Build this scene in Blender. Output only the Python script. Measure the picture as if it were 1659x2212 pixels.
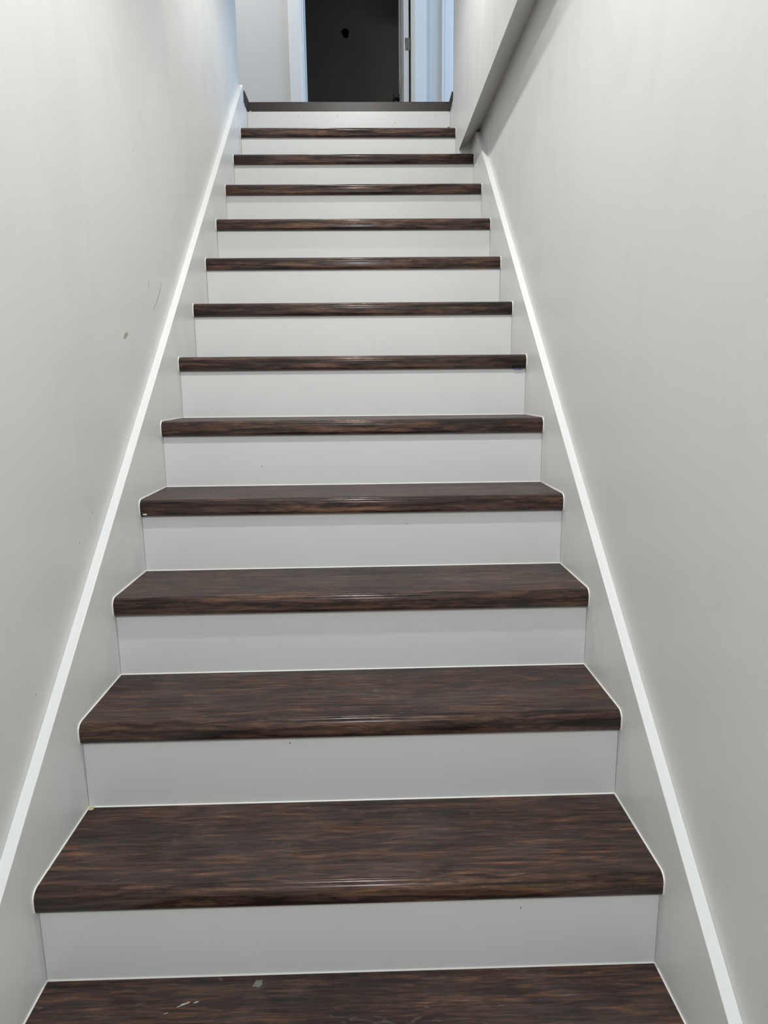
import bpy, bmesh, math, random
from mathutils import Vector, Matrix

for o in list(bpy.data.objects):
    bpy.data.objects.remove(o)
scn = bpy.context.scene
COL = scn.collection

# ------------------------------------------------------------------ camera
PITCH, YAW, ROLL, FPX = -0.18626, 0.02431, -0.01129, 1431.2
cd = bpy.data.cameras.new('camera'); cam = bpy.data.objects.new('camera', cd); COL.objects.link(cam)
cd.sensor_fit = 'VERTICAL'; cd.sensor_height = 36.0; cd.lens = 36.0 * FPX / 2212.0
cd.clip_start = 0.02
fw = Vector((math.sin(YAW)*math.cos(PITCH), math.cos(YAW)*math.cos(PITCH), math.sin(PITCH)))
rt = Vector((math.cos(YAW), -math.sin(YAW), 0)); up = rt.cross(fw)
r2 = rt*math.cos(ROLL) + up*math.sin(ROLL); u2 = -rt*math.sin(ROLL) + up*math.cos(ROLL)
m = Matrix((( r2.x, u2.x, -fw.x), (r2.y, u2.y, -fw.y), (r2.z, u2.z, -fw.z))).to_4x4()
m.translation = Vector((0.03839, -0.78708, 1.04026))
cam.matrix_world = m
scn.camera = cam

# ------------------------------------------------------------------ world, lights, exposure
w = bpy.data.worlds.new('world'); scn.world = w; w.use_nodes = True
w.node_tree.nodes['Background'].inputs[0].default_value = (0.75, 0.85, 1.0, 1)
w.node_tree.nodes['Background'].inputs[1].default_value = 0.3
scn.view_settings.view_transform = 'Standard'; scn.view_settings.look = 'None'
scn.view_settings.gamma = 1.0; scn.view_settings.use_curve_mapping = False
scn.view_settings.exposure = 0.05

def area(name, loc, target, power, color, size, shape='DISK', size_y=None, spread=180):
    ld = bpy.data.lights.new(name, 'AREA'); ld.shape = shape; ld.size = size
    if size_y: ld.size_y = size_y
    ld.energy = power; ld.color = color; ld.spread = math.radians(spread)
    o = bpy.data.objects.new(name, ld); COL.objects.link(o); o.location = loc
    d = Vector(target) - Vector(loc)
    o.rotation_euler = d.to_track_quat('-Z', 'Y').to_euler()
    return o
def bulb(name, loc, power, color, rad, cone=132, tilt=0):
    ld = bpy.data.lights.new(name, 'SPOT'); ld.energy = power; ld.spot_size = math.radians(cone); ld.spot_blend = 0.7; ld.color = color; ld.shadow_soft_size = rad
    o = bpy.data.objects.new(name, ld); COL.objects.link(o); o.location = loc; o.rotation_euler[0] = math.radians(tilt)
LAMP_A = (0.0, 1.77, 3.10); LAMP_B = (0.0, 0.22, 2.64); LAMP_C = (0.22, -1.9, 2.18)
bulb('upper_lamp_light', LAMP_A, 41, (1.0, 0.99, 0.975), 0.035, 138, 18)
bulb('lower_lamp_light', LAMP_B, 66, (1.0, 0.99, 0.975), 0.035, 134, 14)
area('hall_lamp_light', LAMP_C, (-0.2, -0.9, 0), 27, (0.88, 0.94, 1.0), 0.5)
area('landing_daylight', (2.45, 3.75, 3.75), (0, 3.9, 3.5), 45, (0.42, 0.66, 1.0), 1.0, 'RECTANGLE', 1.3)
area('landing_fill_light', (-0.9, 3.6, 4.9), (-0.9, 3.7, 0), 21, (1.0, 0.985, 0.95), 0.3)  # added unseen fill that lifts the landing with neutral light

# ------------------------------------------------------------------ dimensions
R, G, OV, T = 0.19, 0.22657, 0.0150, 0.0443
WL, TS = 0.55078, 0.02138
WX = WL + TS
XO = 0.4955
HL, HR = 0.1301, 0.1177
FLOOR = -R
LAND = 2.488
S = R / G
DZ = [-0.8, 0, 1.6, .9, .3, -.4, -1.2, -1.7, -1.7, -3.1, .2, 1.8, 2.3]
TL = [-1.3, .1, 1.0, .7, -.4, -1.0, -.95, -.65, -.3, -.6, .65, .4, -.6]

# ------------------------------------------------------------------ helpers
def link(name, bm, mat, parent=None, smooth=False):
    me = bpy.data.meshes.new(name); bm.normal_update(); bm.to_mesh(me); bm.free()
    if smooth:
        for p in me.polygons: p.use_smooth = True
    for mm in (mat if isinstance(mat, (list, tuple)) else [mat]): me.materials.append(mm)
    o = bpy.data.objects.new(name, me); COL.objects.link(o)
    if parent: o.parent = parent
    return o
def thing(name, label, cat, loc=(0, 0, 0), group=None):
    o = bpy.data.objects.new(name, None); COL.objects.link(o); o.location = loc
    o.empty_display_size = 0.1
    return tag(o, label, cat, group)
def tag(o, label, cat, group=None, kind=None):
    o['label'] = label
    if cat: o['category'] = cat
    if group: o['group'] = group
    if kind: o['kind'] = kind
    return o
def struct(o, label):
    o['kind'] = 'structure'; o['label'] = label; return o
def box(bm, x0, x1, y0, y1, z0, z1, bev=0, seg=1):
    vs = [bm.verts.new((x, y, z)) for x in (x0, x1) for y in (y0, y1) for z in (z0, z1)]
    f = [(0,1,3,2), (4,6,7,5), (0,4,5,1), (2,3,7,6), (0,2,6,4), (1,5,7,3)]
    fs = [bm.faces.new([vs[i] for i in q]) for q in f]
    if bev:
        es = list({e for q in fs for e in q.edges})
        bmesh.ops.bevel(bm, geom=es, offset=bev, segments=seg, profile=0.6, affect='EDGES')
    return bm
def bx(*a, **k): return box(bmesh.new(), *a, **k)
def prism(bm, pts, axis, a, b, bev=0):
    """pts: 2D polygon; extruded along axis 'x' (pts = y,z) or 'y' (pts = x,z) or 'z' (pts = x,y)"""
    def P(p, t):
        return {'x': (t, p[0], p[1]), 'y': (p[0], t, p[1]), 'z': (p[0], p[1], t)}[axis]
    va = [bm.verts.new(P(p, a)) for p in pts]; vb = [bm.verts.new(P(p, b)) for p in pts]
    fa = bm.faces.new(va); fb = bm.faces.new(list(reversed(vb)))
    n = len(pts)
    for i in range(n):
        bm.faces.new([va[(i+1) % n], va[i], vb[i], vb[(i+1) % n]])
    bmesh.ops.recalc_face_normals(bm, faces=bm.faces[:])
    if bev: bmesh.ops.bevel(bm, geom=[e for e in bm.edges], offset=bev, segments=1, affect='EDGES')
    return bm
def cyl(bm, p0, p1, r0, r1=None, n=20):
    r1 = r0 if r1 is None else r1
    p0, p1 = Vector(p0), Vector(p1); d = (p1-p0).normalized()
    a = d.orthogonal().normalized(); b = d.cross(a)
    A = [bm.verts.new(p0 + r0*(a*math.cos(t)+b*math.sin(t))) for t in [2*math.pi*i/n for i in range(n)]]
    B = [bm.verts.new(p1 + r1*(a*math.cos(t)+b*math.sin(t))) for t in [2*math.pi*i/n for i in range(n)]]
    bm.faces.new(list(reversed(A))); bm.faces.new(B)
    for i in range(n): bm.faces.new([A[i], A[(i+1) % n], B[(i+1) % n], B[i]])
    return bm

# ------------------------------------------------------------------ materials
def srgb(r, g, b):
    f = lambda c: (c/255/12.92) if c/255 <= 0.04045 else ((c/255+0.055)/1.055)**2.4
    return (f(r), f(g), f(b), 1)
def newmat(name):
    mt = bpy.data.materials.new(name); mt.use_nodes = True
    nt = mt.node_tree; return mt, nt, nt.nodes['Principled BSDF']
def N(nt, t, **k):
    n = nt.nodes.new(t)
    for a, v in k.items():
        if a in n.inputs.keys(): n.inputs[a].default_value = v
        else: setattr(n, a, v)
    return n
def mapping(nt, scale, rnd=0.0, rot=(0, 0, 0)):
    tc = N(nt, 'ShaderNodeTexCoord'); mp = N(nt, 'ShaderNodeMapping')
    mp.inputs['Scale'].default_value = scale; mp.inputs['Rotation'].default_value = rot
    if rnd:
        oi = N(nt, 'ShaderNodeObjectInfo'); vm = N(nt, 'ShaderNodeVectorMath', operation='SCALE')
        vm.inputs[0].default_value = (rnd, rnd*0.37, rnd*0.61)
        nt.links.new(oi.outputs['Random'], vm.inputs['Scale'])
        ad = N(nt, 'ShaderNodeVectorMath', operation='ADD')
        nt.links.new(tc.outputs['Object'], ad.inputs[0]); nt.links.new(vm.outputs[0], ad.inputs[1])
        nt.links.new(ad.outputs[0], mp.inputs[0])
    else:
        nt.links.new(tc.outputs['Object'], mp.inputs[0])
    return mp
def noise(nt, mp, scale, detail=4, rough=0.55, dist=0.0):
    n = N(nt, 'ShaderNodeTexNoise'); n.inputs['Scale'].default_value = scale
    n.inputs['Detail'].default_value = detail; n.inputs['Roughness'].default_value = rough
    n.inputs['Distortion'].default_value = dist
    nt.links.new(mp.outputs[0], n.inputs['Vector']); return n
def ramp(nt, src, stops):
    r = N(nt, 'ShaderNodeValToRGB'); e = r.color_ramp.elements
    while len(e) > 1: e.remove(e[-1])
    e[0].position, e[0].color = stops[0]
    for p, c in stops[1:]:
        q = e.new(p); q.color = c
    nt.links.new(src, r.inputs[0]); return r
def mixc(nt, f, a, b, blend='MIX'):
    mx = N(nt, 'ShaderNodeMix', data_type='RGBA', blend_type=blend)
    for s, v in ((0, f), (6, a), (7, b)):
        if hasattr(v, 'links'): nt.links.new(v, mx.inputs[s])
        else: mx.inputs[s].default_value = v
    return mx.outputs[2]

def paint(name, rgb, rough=0.5, spec=0.4, strokes=0.0, mottle=0.03, bump=0.02, scale=(1, 1, 1)):
    mt, nt, b = newmat(name)
    c = srgb(*rgb)
    mp = mapping(nt, scale, 3.0)
    n1 = noise(nt, mp, 3.0, 5, 0.6)
    lo = tuple(x*(1-mottle) for x in c[:3])+(1,); hi = tuple(min(1, x*(1+mottle)) for x in c[:3])+(1,)
    r = ramp(nt, n1.outputs['Fac'], [(0.3, lo), (0.7, hi)])
    nt.links.new(r.outputs[0], b.inputs['Base Color'])
    b.inputs['Roughness'].default_value = rough; b.inputs['Specular IOR Level'].default_value = spec
    n2 = noise(nt, mapping(nt, (1, 1, 1)), 260, 2, 0.5)
    bp = N(nt, 'ShaderNodeBump'); bp.inputs['Strength'].default_value = bump*3; bp.inputs['Distance'].default_value = 0.001
    nt.links.new(n2.outputs['Fac'], bp.inputs['Height'])
    if strokes:
        np_ = noise(nt, mapping(nt, (2.2, 2.2, 1.0), 0), 2.2, 4, 0.6, 0.8)
        fp = ramp(nt, np_.outputs['Fac'], [(0.52, (0, 0, 0, 1)), (0.60, (0.55,)*3+(1,))])
        cc = mixc(nt, fp.outputs[0], r.outputs[0], tuple(x*k for x, k in zip(c[:3], (0.93, 0.955, 0.97)))+(1,))
        nt.links.new(cc, b.inputs['Base Color'])
        n3 = noise(nt, mapping(nt, (9, 9, 1.1)), 3.0, 5, 0.6, 0.4)
        bq = N(nt, 'ShaderNodeBump'); bq.inputs['Strength'].default_value = strokes; bq.inputs['Distance'].default_value = 0.006
        nt.links.new(n3.outputs['Fac'], bq.inputs['Height']); nt.links.new(bp.outputs[0], bq.inputs['Normal'])
        nt.links.new(bq.outputs[0], b.inputs['Normal'])
        rr = ramp(nt, n3.outputs['Fac'], [(0.3, (rough-0.06,)*3+(1,)), (0.7, (rough+0.10,)*3+(1,))])
        nt.links.new(rr.outputs[0], b.inputs['Roughness'])
    else:
        nt.links.new(bp.outputs[0], b.inputs['Normal'])
    return mt

def wood(name, nosing=False):
    mt, nt, b = newmat(name)
    if nosing:
        mp = mapping(nt, (2.4, 44, 44), 9.0, (0, math.radians(1.2), 0))
        dist = 0.9
    else:
        mp = mapping(nt, (7.5, 95, 95), 9.0); dist = 0.7
    g1 = noise(nt, mp, 1.5, 8, 0.66, dist)
    mpf = mapping(nt, (15, 300, 300), 5.0); g2 = noise(nt, mpf, 1.6, 4, 0.7, 0.2)
    mpl = mapping(nt, (2.6, 20, 20), 4.0); g3 = noise(nt, mpl, 1.3, 4, 0.6, 0.6)
    d0, d1, d2, d3 = srgb(22, 16, 16), srgb(44, 31, 27), srgb(64, 44, 35), srgb(100, 70, 50)
    if nosing: d0, d1, d2, d3 = srgb(24, 18, 17), srgb(56, 42, 37), srgb(80, 60, 51), srgb(108, 83, 68)
    r1 = ramp(nt, g1.outputs['Fac'], [(0.34, d0), (0.44, d1), (0.55, d2), (0.70, d3)])
    r2 = ramp(nt, g2.outputs['Fac'], [(0.34, (0.42, 0.41, 0.42, 1)), (0.52, (1, 1, 1, 1)), (0.68, (1.5, 1.4, 1.28, 1))])
    c = mixc(nt, 0.9, r1.outputs[0], r2.outputs[0], 'MULTIPLY')
    r3 = ramp(nt, g3.outputs['Fac'], [(0.36, (0.55, 0.58, 0.64, 1)), (0.50, (1.0, 0.97, 0.97, 1)), (0.62, (1.4, 1.32, 1.22, 1))])
    c = mixc(nt, 1.0, c, r3.outputs[0], 'MULTIPLY')
    wm = mapping(nt, (0.20, 1, 1) if nosing else (0.16, 0.8, 0.8), 3.0, (math.radians(45) if nosing else 0, 0, 0))
    wv = N(nt, 'ShaderNodeTexWave', wave_type='BANDS', bands_direction='Z' if nosing else 'Y')
    for k_, v_ in (('Scale', 16 if nosing else 20), ('Distortion', 11.0), ('Detail', 4.0), ('Detail Scale', 1.6), ('Detail Roughness', 0.62)): wv.inputs[k_].default_value = v_
    nt.links.new(wm.outputs[0], wv.inputs['Vector'])
    r6 = ramp(nt, wv.outputs['Fac'], [(0.02, (0.40, 0.38, 0.40, 1)), (0.20, (0.86, 0.86, 0.87, 1)), (0.6, (1.08, 1.06, 1.04, 1)), (1.0, (1.28, 1.22, 1.15, 1))])
    c = mixc(nt, 0.85 if nosing else 0.55, c, r6.outputs[0], 'MULTIPLY')
    c = mixc(nt, 1.0, c, (1.12, 1.12, 1.12, 1), 'MULTIPLY')
    if not nosing:   # chalky dust haze and scuffs left on the step
        n4 = noise(nt, mapping(nt, (3, 5, 3), 7.0), 1.6, 6, 0.65, 0.8)
        f4 = ramp(nt, n4.outputs['Fac'], [(0.42, (0.0,)*3+(1,)), (0.76, (0.24,)*3+(1,))])
        c = mixc(nt, f4.outputs[0], c, srgb(112, 102, 98))
        v = noise(nt, mapping(nt, (16, 60, 10), 7.0, (0, 0, 0.5)), 1.1, 3, 0.5, 1.5)
        f5 = ramp(nt, v.outputs['Fac'], [(0.66, (0, 0, 0, 1)), (0.78, (0.30,)*3+(1,))])
        c = mixc(nt, f5.outputs[0], c, srgb(150, 142, 138))
    nt.links.new(c, b.inputs['Base Color'])
    rg = ramp(nt, g2.outputs['Fac'], [(0.3, ((0.25 if nosing else 0.50),)*3+(1,)), (0.7, ((0.19 if nosing else 0.42),)*3+(1,))])
    nt.links.new(rg.outputs[0], b.inputs['Roughness'])
    b.inputs['Specular IOR Level'].default_value = 0.5 if nosing else 0.42
    if nosing:
        tg = N(nt, 'ShaderNodeTangent', direction_type='RADIAL', axis='X'); b.inputs['Anisotropic'].default_value = 0.96
        b.inputs['Anisotropic Rotation'].default_value = 0.25
        nt.links.new(tg.outputs[0], b.inputs['Tangent'])
    bp = N(nt, 'ShaderNodeBump'); bp.inputs['Strength'].default_value = 0.10; bp.inputs['Distance'].default_value = 0.0008
    nt.links.new(g2.outputs['Fac'], bp.inputs['Height']); nt.links.new(bp.outputs[0], b.inputs['Normal'])
    return mt

def plain(name, rgb, rough=0.5, metal=0.0, spec=0.5, var=0.06):
    mt, nt, b = newmat(name); c = srgb(*rgb)
    n1 = noise(nt, mapping(nt, (1, 1, 1)), 25, 4)
    r = ramp(nt, n1.outputs['Fac'], [(0.3, tuple(x*(1-var) for x in c[:3])+(1,)), (0.7, tuple(min(1, x*(1+var)) for x in c[:3])+(1,))])
    nt.links.new(r.outputs[0], b.inputs['Base Color'])
    b.inputs['Roughness'].default_value = rough; b.inputs['Metallic'].default_value = metal
    b.inputs['Specular IOR Level'].default_value = spec
    return mt

M_WALL = paint('wall_paint', (220, 220, 217), 0.42, 0.35, strokes=0.10, mottle=0.015)
M_LWALL = paint('landing_wall_paint', (208, 208, 206), 0.5, 0.35, mottle=0.02)
M_SKIRT = paint('skirt_paint', (230, 230, 228), 0.36, 0.45, strokes=0.08, mottle=0.02)
M_RISER = paint('riser_paint', (222, 223, 221), 0.38, 0.45, mottle=0.012)
M_TRIM = paint('trim_paint', (228, 229, 228), 0.35, 0.5, mottle=0.01)
M_CEIL = paint('ceiling_paint', (205, 204, 200), 0.8, 0.2)
M_UNLIT = paint('unlit_room_shade', (98, 97, 94), 0.7, 0.3, mottle=0.06)  # the unlit room's darkness is put into this wall colour
M_CAULK = plain('caulk', (240, 238, 230), 0.45, var=0.03)
M_TREAD = wood('tread_vinyl'); M_NOSE = wood('nosing_vinyl', True)
M_EDGE = plain('landing_edge_vinyl', (46, 39, 34), 0.42, var=0.10)
M_DARKGAP = plain('cavity_shade', (24, 22, 22), 0.9, spec=0.1)  # near-black panel colour standing in for the shade inside the wall hole
M_NICKEL = plain('brushed_nickel', (150, 142, 132), 0.4, 0.75)
M_BLACK = plain('black_metal', (14, 14, 14), 0.35, 0.3)
M_SCUFF = plain('scuff_grey', (178, 172, 163), 0.8, spec=0.1)
M_SCRATCH = plain('scratch_grey', (138, 134, 128), 0.8, spec=0.1)
M_SMUDGE = plain('white_smudge', (172, 168, 170), 0.8, spec=0.1)
M_JOINT = plain('joint_grey', (150, 147, 138), 0.8, spec=0.1)
M_NAIL = plain('nail_grey', (120, 116, 108), 0.6)
M_CRUMB = plain('brown_crumb', (110, 86, 68), 0.9)
M_BLUE = plain('blue_paint', (35, 42, 110), 0.6)
M_FLOOR = plain('hall_floor', (178, 158, 134), 0.5)
M_LENS = plain('lamp_lens', (240, 238, 230), 0.4)

# ------------------------------------------------------------------ the setting
# stairwell walls
lw = bmesh.new()
prism(lw, [(-3.6, FLOOR), (2.99, FLOOR), (2.99, LAND-0.05), (2.875, LAND-0.05), (2.875, 5.0), (-3.6, 5.0)], 'x', -WX-0.12, -WX)
wl = struct(link('wall_left', lw, M_WALL), 'off-white painted wall left of the stairs with small scuffs')
wr = struct(link('wall_right', prism(bmesh.new(), [(-3.6, FLOOR), (2.75, FLOOR), (2.75, 2.19), (-3.6, 2.19)], 'x', WX, WX+0.2), M_WALL),
            'off-white painted wall right of the stairs')
# the upper wall stands proud of the lower one and shows its underside
ov = bmesh.new()
prism(ov, [(XO, 2.1415), (WX, 2.183), (WX+0.2, 2.19), (WX+0.2, 5.0), (XO, 5.0)], 'y', -0.55, 2.60)
struct(link('wall_right_upper', ov, M_WALL), 'upper right wall jutting over the stairs with a shaded underside')
ov = bmesh.new()
box(ov, XO, WX+0.2, 2.60, 2.853, 2.12, 5.0)
box(ov, XO, WX+0.2, 2.853, 2.99, 2.12, 2.442)
struct(link('wall_right_end', ov, M_WALL), 'end of the upper right wall beside the topmost steps')
struct(link('wall_rear', bx(-3.0, 3.0, -3.7, -3.6, FLOOR, 2.8), M_WALL), 'plain wall of the lower hall behind the viewer')
struct(link('floor_lower', bx(-WX-0.12, WX+0.2, -3.7, 0.0, FLOOR-0.05, FLOOR), M_FLOOR), 'brown floor at the foot of the stairs')
struct(link('floor_landing', bx(-2.2, 2.6, 2.995, 5.7, LAND-0.12, LAND), M_FLOOR), 'landing floor at the top of the stairs')
ce = bmesh.new()
prism(ce, [(-3.6, 2.70), (0.80, 2.70), (1.45, 3.16), (2.05, 3.16), (2.05, 5.0), (1.95, 5.0), (1.95, 3.26), (1.4, 3.26), (0.75, 2.80), (-3.6, 2.80)], 'x', -WX, XO)
struct(link('ceiling_stair', ce, M_CEIL), 'stepped ceiling over the stairs')
struct(link('ceiling_landing', bx(-2.2, 2.6, 1.95, 5.7, 5.0, 5.08), M_CEIL), 'ceiling over the landing')
struct(link('wall_landing_left', bx(-2.3, -2.2, 2.88, 4.55, LAND, 5.0), M_LWALL), 'left end wall of the landing hall')
DW = 4.55; OL, ORR = -0.372, 0.402
dw = bmesh.new()
box(dw, -2.2, OL-0.018, DW, DW+0.12, LAND, 5.0); box(dw, ORR+0.018, 2.6, DW, DW+0.12, LAND, 5.0)
box(dw, OL-0.018, ORR+0.018, DW, DW+0.12, LAND+2.06, 5.0)
struct(link('wall_landing', dw, M_LWALL), 'pale wall across the landing around the dark doorway')
# near side of the landing hall, either side of the stairwell
struct(link('wall_landing_near', bx(-2.2, -WX-0.12, 2.78, 2.875, LAND-0.05, 5.0), M_LWALL), 'near wall of the landing hall, left of the stairwell')
struct(link('wall_landing_right', bx(WX+0.2, 2.6, 2.76, 2.853, LAND-0.05, 5.0), M_LWALL), 'near wall of the landing hall, right of the stairwell')

# dark room behind the door with a ragged hole in its back wall
BW = 5.6
bm = bmesh.new()
random.seed(4)
hx, hz = -0.097, 4.046
outer = [bm.verts.new(v) for v in ((-1.6, BW, LAND), (1.2, BW, LAND), (1.2, BW, 5.0), (-1.6, BW, 5.0))]
prof = [(-1.0, .22), (-.62, .62), (-.35, .98), (.1, 1.0), (.5, .92), (.83, .6), (.86, .15), (.74, -.3), (.8, -.6), (.5, -.98), (.05, -1.0), (-.3, -.85), (-.5, -.45), (-.66, -.05)]
inner = [bm.verts.new((hx+.040*a, BW, hz+.041*b)) for a, b in prof]
es = [bm.edges.new((l[i], l[(i+1) % len(l)])) for l in (outer, inner) for i in range(len(l))]
bmesh.ops.triangle_fill(bm, use_beauty=True, edges=es)
deep = [bm.verts.new((v.co.x, BW+0.016, v.co.z)) for v in inner]
for i in range(len(inner)): bm.faces.new([inner[i], inner[(i+1) % len(inner)], deep[(i+1) % len(inner)], deep[i]])
wb = struct(link('wall_back', bm, M_UNLIT), 'wall inside the unlit room, its darkness painted in, with a ragged hole')
cav = link('cavity_shade_panel', bx(hx-.12, hx+.12, BW+0.10, BW+0.12, hz-.12, hz+.12), M_DARKGAP, wb)
struct(link('wall_dark_left', bx(-1.7, -1.6, DW+0.12, BW+.1, LAND, 5.0), M_UNLIT), 'left side wall of the dark room')
struct(link('wall_dark_right', bx(1.2, 1.3, DW+0.12, BW+.1, LAND, 5.0), M_UNLIT), 'right side wall of the dark room')

# door frame: jambs, stops, casings as parts of the doorway
def casing_bm(x0, x1, y, z0, z1, inner):
    """flat casing with a stepped, bevelled edge towards the opening; inner = +1 when the opening is at x1"""
    t = 0.017
    w_ = x1-x0
    if inner > 0: pts = [(x0, y), (x0, y-t), (x1-.016, y-t), (x1-.012, y-t+.004), (x1-.005, y-t+.005), (x1-.002, y-t+.008), (x1, y)]
    else: pts = [(x0, y), (x0+.002, y-t+.008), (x0+.005, y-t+.005), (x0+.012, y-t+.004), (x0+.016, y-t), (x1, y-t), (x1, y)]
    return prism(bmesh.new(), pts, 'z', z0, z1)
TOPZ = LAND+2.06
d1 = bpy.data.objects.new('door_1', None); COL.objects.link(d1); d1.location = (0.015, DW, LAND)
struct(d1, 'white door frame around the dark doorway at the top of the stairs')
def part(name, bm, mat, par, loc):
    bmesh.ops.translate(bm, verts=bm.verts, vec=(-loc[0], -loc[1], -loc[2])); return link(name, bm, mat, par)
L1 = (0.015, DW, LAND)
part('casing', casing_bm(-0.478, OL-0.010, DW, LAND, TOPZ, +1), M_TRIM, d1, L1)
part('casing', casing_bm(ORR+0.012, 0.512, DW, LAND, TOPZ, -1), M_TRIM, d1, L1)
part('casing', bx(-0.478, 0.512, DW-.017, DW, TOPZ, TOPZ+.09, bev=.002), M_TRIM, d1, L1)
part('jamb', bx(OL-0.018, OL, DW-.001, DW+.125, LAND, TOPZ, bev=.001), M_TRIM, d1, L1)
part('jamb', bx(ORR, ORR+0.018, DW-.001, DW+.125, LAND, TOPZ, bev=.001), M_TRIM, d1, L1)
part('jamb', bx(OL, ORR, DW-.001, DW+.125, TOPZ-.018, TOPZ, bev=.001), M_TRIM, d1, L1)
part('door_stop', bx(OL, OL+.011, DW+.045, DW+.08, LAND, TOPZ-.018, bev=.0015), M_TRIM, d1, L1)
part('door_stop', bx(OL+.011, ORR, DW+.045, DW+.08, TOPZ-.03, TOPZ-.018, bev=.0015), M_TRIM, d1, L1)

# second doorway's casing, right of it on the same wall
tc_ = bmesh.new()
pts = [(0.625, DW), (0.625, DW-.012), (0.629, DW-.017), (0.642, DW-.017), (0.645, DW-.013), (0.648, DW-.017), (0.690, DW-.017), (0.694, DW-.012), (0.699, DW-.014), (0.712, DW-.010), (0.716, DW)]
prism(tc_, pts, 'z', LAND, TOPZ)
struct(link('trim_3', tc_, M_TRIM), 'moulded white casing tinted blue by daylight, beside the upper right wall')

# skirt boards
def skirt(name, xa, xb, pts, label):
    bm = prism(bmesh.new(), pts, 'x', xa, xb)
    o = link(name, bm, M_TRIM); o.data.materials.append(M_SKIRT)
    for p in o.data.polygons:
        if abs(p.normal.x) > 0.9: p.material_index = 1
    md = o.modifiers.new('soft', 'BEVEL'); md.width = 0.0015; md.segments = 2; md.limit_method = 'ANGLE'
    return struct(o, label)
sl = skirt('trim_1', -WX, -WL, [(-.34, FLOOR), (-.34, -.34*S+HL), (2.852, 2.852*S+HL), (2.852, 2.441), (2.99, 2.441), (2.99, 2.2), (.10, FLOOR)],
      'white painted skirt board climbing the left wall, with a bright top edge')
sr = skirt('trim_2', WL, WX, [(-.34, FLOOR), (-.34, -.34*S+HR), (2.44, 2.44*S+HR-.001), (2.47, 2.172), (2.60, 2.172), (2.60, 1.85), (.10, FLOOR)],
      'white painted skirt board climbing the right wall, ending under the jutting upper wall')

# small marks on the left wall and skirts (thin smears of real thickness)
def smear(name, x, pts, mat, par, th=0.0006, side=1):
    bm = prism(bmesh.new(), pts, 'x', x, x+side*th)
    return link(name, bm, mat, par)
def blob(cy, cz, ry, rz, rot=0, n=9, seed=0):
    random.seed(seed); out = []
    for i in range(n):
        a = 2*math.pi*i/n; k = random.uniform(.6, 1.1)
        u, v = ry*k*math.cos(a), rz*k*math.sin(a)
        out.append((cy+u*math.cos(rot)-v*math.sin(rot), cz+u*math.sin(rot)+v*math.cos(rot)))
    return out
smear('scuff_mark', -WX, blob(.972, 1.177, .020, .0075, .34, 14, 11), M_SCUFF, wl)
def scratch(p0, p1, wd=.0010, bow=.006, n=8):
    a, b = Vector(p0), Vector(p1); d = (b-a); nn = Vector((-d.y, d.x)).normalized()
    L, Q = [], []
    for i in range(n+1):
        t = i/n; c = a+d*t+nn*bow*math.sin(math.pi*t); k = wd*math.sin(math.pi*min(max(t, .06), .94))
        L.append(c+nn*k); Q.append(c-nn*k)
    return [tuple(v) for v in L+Q[::-1]]
smear('scratch', -WX, scratch((1.318, 1.358), (1.216, 1.268)), M_SCRATCH, wl)
smear('scratch', -WX, scratch((1.1965, 1.345), (1.182, 1.322), .0007, .002), M_SCRATCH, wl)
for k, (yy, zz) in enumerate([(1.1438, 1.6677), (.67, .775), (.5935, .7247), (.3552, .4967)]):
    smear('speck', -WX, blob(yy, zz, .0018, .0012, .3, 7, k), M_SCRATCH if k % 2 else M_NAIL, wl)

# ------------------------------------------------------------------ stairs
ORD = ['lowest', 'second', 'third', 'fourth', 'fifth', 'sixth', 'seventh', 'eighth', 'ninth', 'tenth', 'eleventh', 'twelfth', 'thirteenth']
def nosing_profile(off=0.0, inset=0.0):
    """rounded stair nose, local y towards the back of the step, z up, 0 = tread top"""
    rt_, rb = 0.017, 0.012
    pts = [(0.056+inset, 0.0006+off)]
    for i in range(9):
        a = math.pi/2*i/8
        pts.append((rt_ - (rt_+off)*math.sin(a), 0.0006 - rt_ + (rt_+off)*math.cos(a)))
    for i in range(7):
        a = math.pi/2*i/6
        pts.append((rb - (rb+off)*math.cos(a), -T + rb - (rb+off)*math.sin(a)))
    pts.append((0.020, -T-off))
    return pts
tread_notes = {
 0: 'lowest brown tread, cut by the bottom of the picture, with a white paint smudge',
 1: 'second tread from the bottom, widest with its whole rounded nose in view',
 2: 'third tread from the bottom, dusty brown top with faint curved wipe marks',
 3: 'fourth tread from the bottom, brown top seen as a medium-deep strip',
 4: 'fifth tread from the bottom, white chip at the left end of its nose',
 5: 'sixth tread from the bottom, the highest whose top surface can be seen as a sliver',
 6: 'seventh tread from the bottom, nose with a blue paint spot under its right end',
 7: 'eighth tread from the bottom, brown nose only, just above the one with the blue spot',
 8: 'ninth tread from the bottom, brown nose only, fifth from the top',
 9: 'tenth tread from the bottom, fourth brown nose from the top of the stairs',
 10: 'eleventh tread from the bottom, third brown nose from the top of the stairs',
 11: 'twelfth tread from the bottom, its right end under the jutting upper wall',
 12: 'topmost wood-look tread, narrower, its right end against the upper wall',
}
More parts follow.
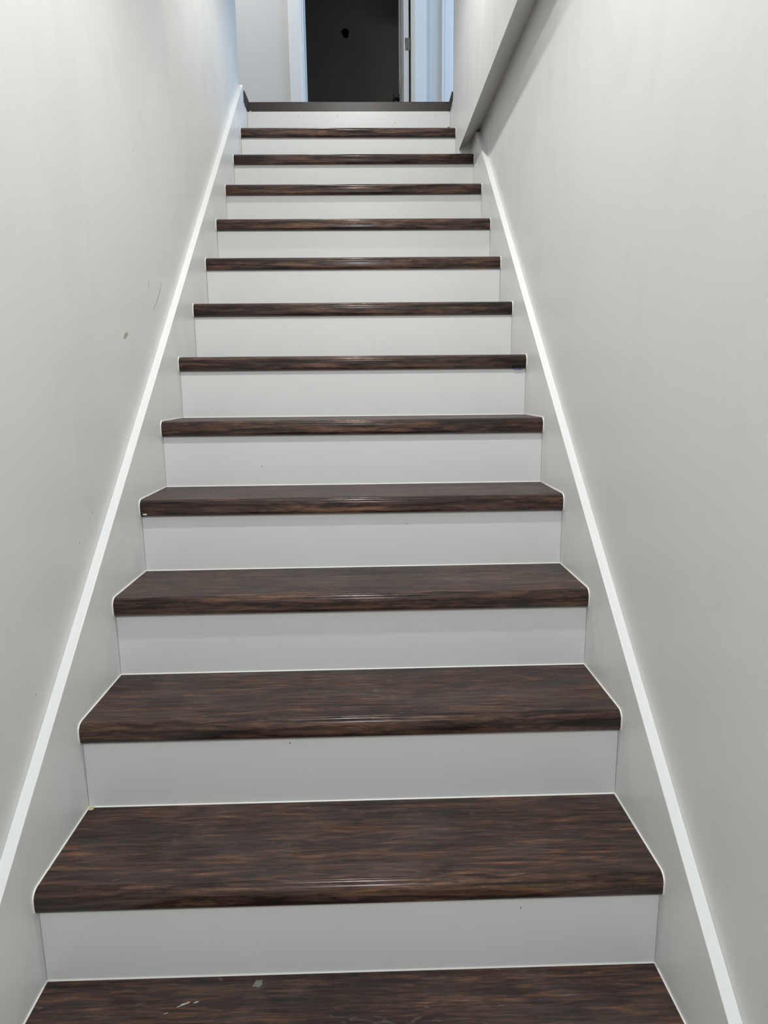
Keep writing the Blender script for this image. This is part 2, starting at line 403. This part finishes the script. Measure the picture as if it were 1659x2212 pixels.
for i in range(13):
    xr = XO if i == 12 else WL
    t = thing('stair_tread', tread_notes[i], 'stair tread', (0, i*G, i*R+DZ[i]/1000), 'dark brown stair treads')
    t.rotation_euler[1] = -TL[i]/1000/WL
    g = 0.0017
    nb = prism(bmesh.new(), nosing_profile(), 'x', -WL+g, xr-g)
    no = link('nosing', nb, (M_NOSE, M_TREAD), t)
    for p in no.data.polygons:
        if p.normal.z > 0.999: p.material_index = 1
        p.use_smooth = abs(p.normal.x) < 0.5 and p.normal.z > -0.99 and p.normal.z < 0.999
    yb = G+OV-0.001
    link('tread_board', prism(bmesh.new(), [(0.0565, 0.0), (yb, 0.0), (yb, -0.026), (0.030, -0.026), (0.030, -0.020), (0.0565, -0.020)], 'x', -WL+g, xr-g), M_TREAD, t)
    # white caulk round the ends and along the back
    random.seed(i+20)
    outer = [(yb, 0.0014)] + nosing_profile(0.0013)[0:-2]
    inn = [(yb, -0.004)] + nosing_profile(-0.004)[0:-2]
    for (a, b, nm) in ((-WL, -WL+g+.0006, 'L'), (xr-g-.0006, xr, 'R')):
        bm = bmesh.new(); n = len(outer)
        rows = []
        for x in (a, b):
            for P in (outer, inn):
                rows.append([bm.verts.new((x, p[0], p[1])) for p in P])
        (ao, ai, bo, bi) = rows
        for q in range(n-1):
            bm.faces.new((ao[q], ao[q+1], bo[q+1], bo[q])); bm.faces.new((ai[q+1], ai[q], bi[q], bi[q+1]))
            bm.faces.new((ao[q+1], ao[q], ai[q], ai[q+1])); bm.faces.new((bo[q], bo[q+1], bi[q+1], bi[q]))
        bm.faces.new((ao[0], bo[0], bi[0], ai[0])); bm.faces.new((bo[-1], ao[-1], ai[-1], bi[-1]))
        bmesh.ops.recalc_face_normals(bm, faces=bm.faces[:])
        link('caulk_bead', bm, M_CAULK, t)
    bm = bmesh.new()
    bt = 0.0015 if i < 6 else 0.0030
    prism(bm, [(yb-.0018, -.0005), (yb+.001, -.0005), (yb+.001, bt), (yb-.0002, bt)], 'x', -WL+.001, xr-.001)
    link('caulk_bead', bm, M_CAULK, t)
    if i == 4:
        o = link('paint_chip', bx(-WL+.008, -WL+.019, .0003, .003, -T+.006, -T+.012, bev=.001), M_CAULK, t); o['label'] = 'white chip'
    if i == 6:
        o = link('paint_spot', bx(WL-.040, WL-.012, .0035, .012, -T-.0008, -T+.003, bev=.0008), M_BLUE, t); o['label'] = 'blue paint spot'
    if i == 1:
        o = link('caulk_blob', bx(-WL+.002, -WL+.013, yb-.012, yb-.001, -.001, .004, bev=.0018), plain('yellowed_caulk', (196, 184, 150), .6), t); o['label'] = 'yellowed lump of caulk'
    if i == 0:
        z = 0.0
        for k, (cx, cy, rx, ry, sd, mt) in enumerate([(-.292, .186, .009, .0022, 3, M_SMUDGE), (-.286, .189, .005, .0016, 4, M_SMUDGE), (-.272, .189, .005, .0012, 5, M_SMUDGE), (-.300, .182, .004, .0010, 6, M_SMUDGE), (-.318, .170, .005, .0007, 9, M_SMUDGE),
                                                   (-.171, .222, .010, .009, 8, plain('grey_paint_smudge', (112, 112, 100), .6))]):
            bm = prism(bmesh.new(), blob(cx, cy, rx, ry, .35, 11, sd), 'z', z-.0002, z+.0004)
            o = link('paint_smudge', bm, mt, t)
    if i == 12:
        o = link('debris_crumb', bx(xr-.038, xr-.028, .02, .03, 0, .009, bev=.003), M_CRUMB, t)

riser_notes = ['riser at the bottom edge of the stairs, below the picture',
 'lowest riser in view, cool grey-white, under the widest tread',
 'second riser in view from the bottom, grey-white with faint smudges',
 'third riser in view from the bottom, under the fourth tread from the bottom',
 'fourth riser in view from the bottom, shaded across its upper part',
 'fifth riser in view from the bottom, white with a broad shadow band under the nose',
 'sixth riser in view from the bottom, white with a narrow shadow band',
 'seventh riser in view from the bottom, above the tread with a blue paint spot',
 'eighth riser in view from the bottom, plain white with a thin shadow line',
 'ninth riser in view from the bottom, fifth white board from the top',
 'tenth riser in view from the bottom, lighter along its lower edge',
 'third riser from the top, bright white below a shaded band',
 'second riser from the top, bright white with small nail marks along its foot',
 'topmost riser, bright white with nail marks, under the dark landing edge']
for i in range(14):
    y = i*G+OV
    zt = i*R-T+.002 if i < 13 else 2.4405
    zb = (i-1)*R-.0255 if i > 0 else FLOOR
    zb += (DZ[i-1]/1000 if i > 0 else 0)
    xr = XO if i >= 12 else WL
    t = thing('stair_riser', riser_notes[i], 'stair riser', (0, y, zb), 'white stair risers')
    if i < 13: zt += DZ[i]/1000
    bm = bx(-WL+.0009, xr-.0006, 0.0, .018, 0, zt-zb)
    link('riser_board', bm, M_RISER, t)
    if i < 11:
        link('joint_shadow', bx(-WL, -WL+.0009, .002, .014, .03, zt-zb), M_JOINT, t)['label'] = 'thin open joint at the left end'
    marks = {13: [(-.506, .93), (-.29, .89), (-.087, .90), (.42, .90), (-.409, .36), (-.20, .33), (.295, .36), (.21, .66)],
             12: [(-.40, .20), (-.26, .14), (-.13, .12), (.085, .20), (.26, .22), (.36, .2)],
             7: [(-.19, .28)], 5: [(-.27, .35)], 1: [(.30, .84)], 2: [(-.13, .93)], 4: [(.14, .80)]}.get(i, [])
    for k, (mx, fz) in enumerate(marks):
        z0 = .0255+.012; z1 = zt-zb-.006; z = z0+(z1-z0)*fz
        s_ = .0022 if i > 11 else .0016
        b = prism(bmesh.new(), [(mx+a*s_*.8, z+c*s_*1.5) for a, c in blob(0, 0, 1, 1, .2, 7, k+i)], 'y', -.0007, .0004)
        link('nail_mark', b, M_CRUMB if (i == 12 or k == 7) else M_NAIL, t)

# landing edge: dark board on the top riser, returned towards the viewer along both walls
e = thing('landing_edge', 'dark brown edging board at landing level with short returns along both walls', 'edging board', (0, 2.972, 2.442))
ex0, ex1 = -WL+.0005, XO-.0005
def ep(name, bm): bmesh.ops.translate(bm, verts=bm.verts, vec=(0, -2.972, -2.442)); return link(name, bm, M_EDGE, e)
ep('front_board', bx(ex0, ex1, 2.972, 2.994, 2.4425, 2.4915, bev=.003, seg=3))
ep('side_return', prism(bmesh.new(), [(2.858, 2.4430), (2.993, 2.4430), (2.993, 2.5015), (2.862, 2.5015), (2.856, 2.492), (2.856, 2.455)], 'x', ex0, ex0+.005, bev=.0008))
ep('side_return', prism(bmesh.new(), [(2.868, 2.4430), (2.993, 2.4430), (2.993, 2.484), (2.842, 2.488), (2.840, 2.480), (2.846, 2.452)], 'x', ex1-.006, ex1, bev=.0008))
# the wall sheathing behind the flanges
bm = prism(bmesh.new(), blob(0, 0, .004, .002, 0, 8, 1), 'y', -.003, .0)
bmesh.ops.translate(bm, verts=bm.verts, vec=(ex0+.014, 2.971-2.972, .004))
link('caulk_blob', bm, M_CAULK, e)

# open door, seen along its edge
dr = thing('door_leaf', 'white panelled door standing open into the dark room, seen edge-on', 'door', (0.3885, DW+.02, LAND+.012))
LX, LY, LZ = 0.3885, DW+.02, LAND+.012
def dp(name, bm, mat, par=None): bmesh.ops.translate(bm, verts=bm.verts, vec=(-LX, -LY, -LZ)); return link(name, bm, mat, par or dr)
dl = bmesh.new()
HT = 2.02
F0 = 0.3515
box(dl, F0+.006, .3865, LY, LY+.75, LZ, LZ+HT)
# stiles and rails stand proud of the panels
for (a, b) in ((0, .11), (.64, .75)): box(dl, F0, F0+.0061, LY+a, LY+b, LZ, LZ+HT)
for (a, b) in ((0, .22), (.86, 1.0), (HT-.12, HT)): box(dl, F0, F0+.0061, LY+.11, LY+.64, LZ+a, LZ+b)
dp('door_slab', dl, M_TRIM)
for (a, b) in ((.22, .86), (1.0, HT-.12)):
    pb = prism(bmesh.new(), [(LY+.14, LZ+a+.03), (LY+.61, LZ+a+.03), (LY+.61, LZ+b-.03), (LY+.14, LZ+b-.03)], 'x', F0+.002, F0+.0061)
    dp('door_panel', pb, M_TRIM)
for hz_ in (LAND+.23, 3.490, LAND+1.83):
    hb = bmesh.new()
    pts = []
    for (cx, cz, a0) in ((.3665, hz_-.036, math.pi), (.3665, hz_+.036, math.pi/2)):
        for q in range(5):
            a = a0 + (math.pi/2)*q/4 if a0 == math.pi else a0+math.pi/2*(q/4)
            pts.append((cx+.006*math.cos(a), cz+.006*math.sin(a)))
    lo_ = [(.3605+.006-.006*math.cos(math.pi/2*q/4)*1, hz_-.036-.006*math.sin(math.pi/2*q/4)) for q in range(5)]
    hi_ = [(.3665-.006*math.cos(math.pi/2*(1-q/4)), hz_+.036+.006*math.sin(math.pi/2*(1-q/4))) for q in range(5)]
    poly = [(.3925, hz_+.042)] + hi_[::-1] + lo_ + [(.3925, hz_-.042)]
    prism(hb, poly, 'y', LY-.0022, LY+.0005)
    hg = dp('hinge', hb, M_NICKEL)
    kb = bmesh.new(); cyl(kb, (.3925, LY+.004, hz_-.042), (.3925, LY+.004, hz_+.042), .0040, n=14)
    dp('hinge_pin', kb, M_NICKEL, hg)
    for dz in (-.030, 0, .030):
        sb = bmesh.new(); cyl(sb, (.374+(.004 if dz else 0), LY-.0022, hz_+dz), (.374+(.004 if dz else 0), LY-.0032, hz_+dz), .0032, n=12)
        dp('screw', sb, M_BLACK if dz < 0 else M_NICKEL, hg)
# black knob in profile
ky, kz = LY+.68, 3.392
kb = bmesh.new(); cyl(kb, (F0+.0005, ky, kz), (F0-.010, ky, kz), .033, .028, 28)
kn = dp('door_knob', kb, M_BLACK)
kb = bmesh.new(); cyl(kb, (F0-.008, ky, kz), (F0-.016, ky, kz), .024, .013, 24); cyl(kb, (F0-.014, ky, kz), (F0-.040, ky, kz), .012, .012, 24)
dp('knob_neck', kb, M_BLACK, kn)
kb = bmesh.new(); cyl(kb, (F0-.038, ky, kz), (F0-.042, ky, kz), .020, .031, 28); cyl(kb, (F0-.042, ky, kz), (F0-.054, ky, kz), .031, .029, 28)
dp('knob_disc', kb, M_BLACK, kn)

# ceiling lamps (above the frame)
for (p, lab) in ((LAMP_A, 'round flush ceiling lamp above the upper steps'), (LAMP_B, 'round flush ceiling lamp above the lower steps')):
    t = thing('ceiling_lamp', lab, 'ceiling lamp', (p[0], p[1], p[2]+.12), 'flush ceiling lamps')
    bm = bmesh.new(); cyl(bm, (0, 0, -.052), (0, 0, 0), .085, .085, 40); link('lamp_body', bm, M_TRIM, t)
    bm = bmesh.new(); cyl(bm, (0, 0, -.056), (0, 0, -.0521), .07, .075, 40); link('lamp_lens', bm, M_LENS, t)
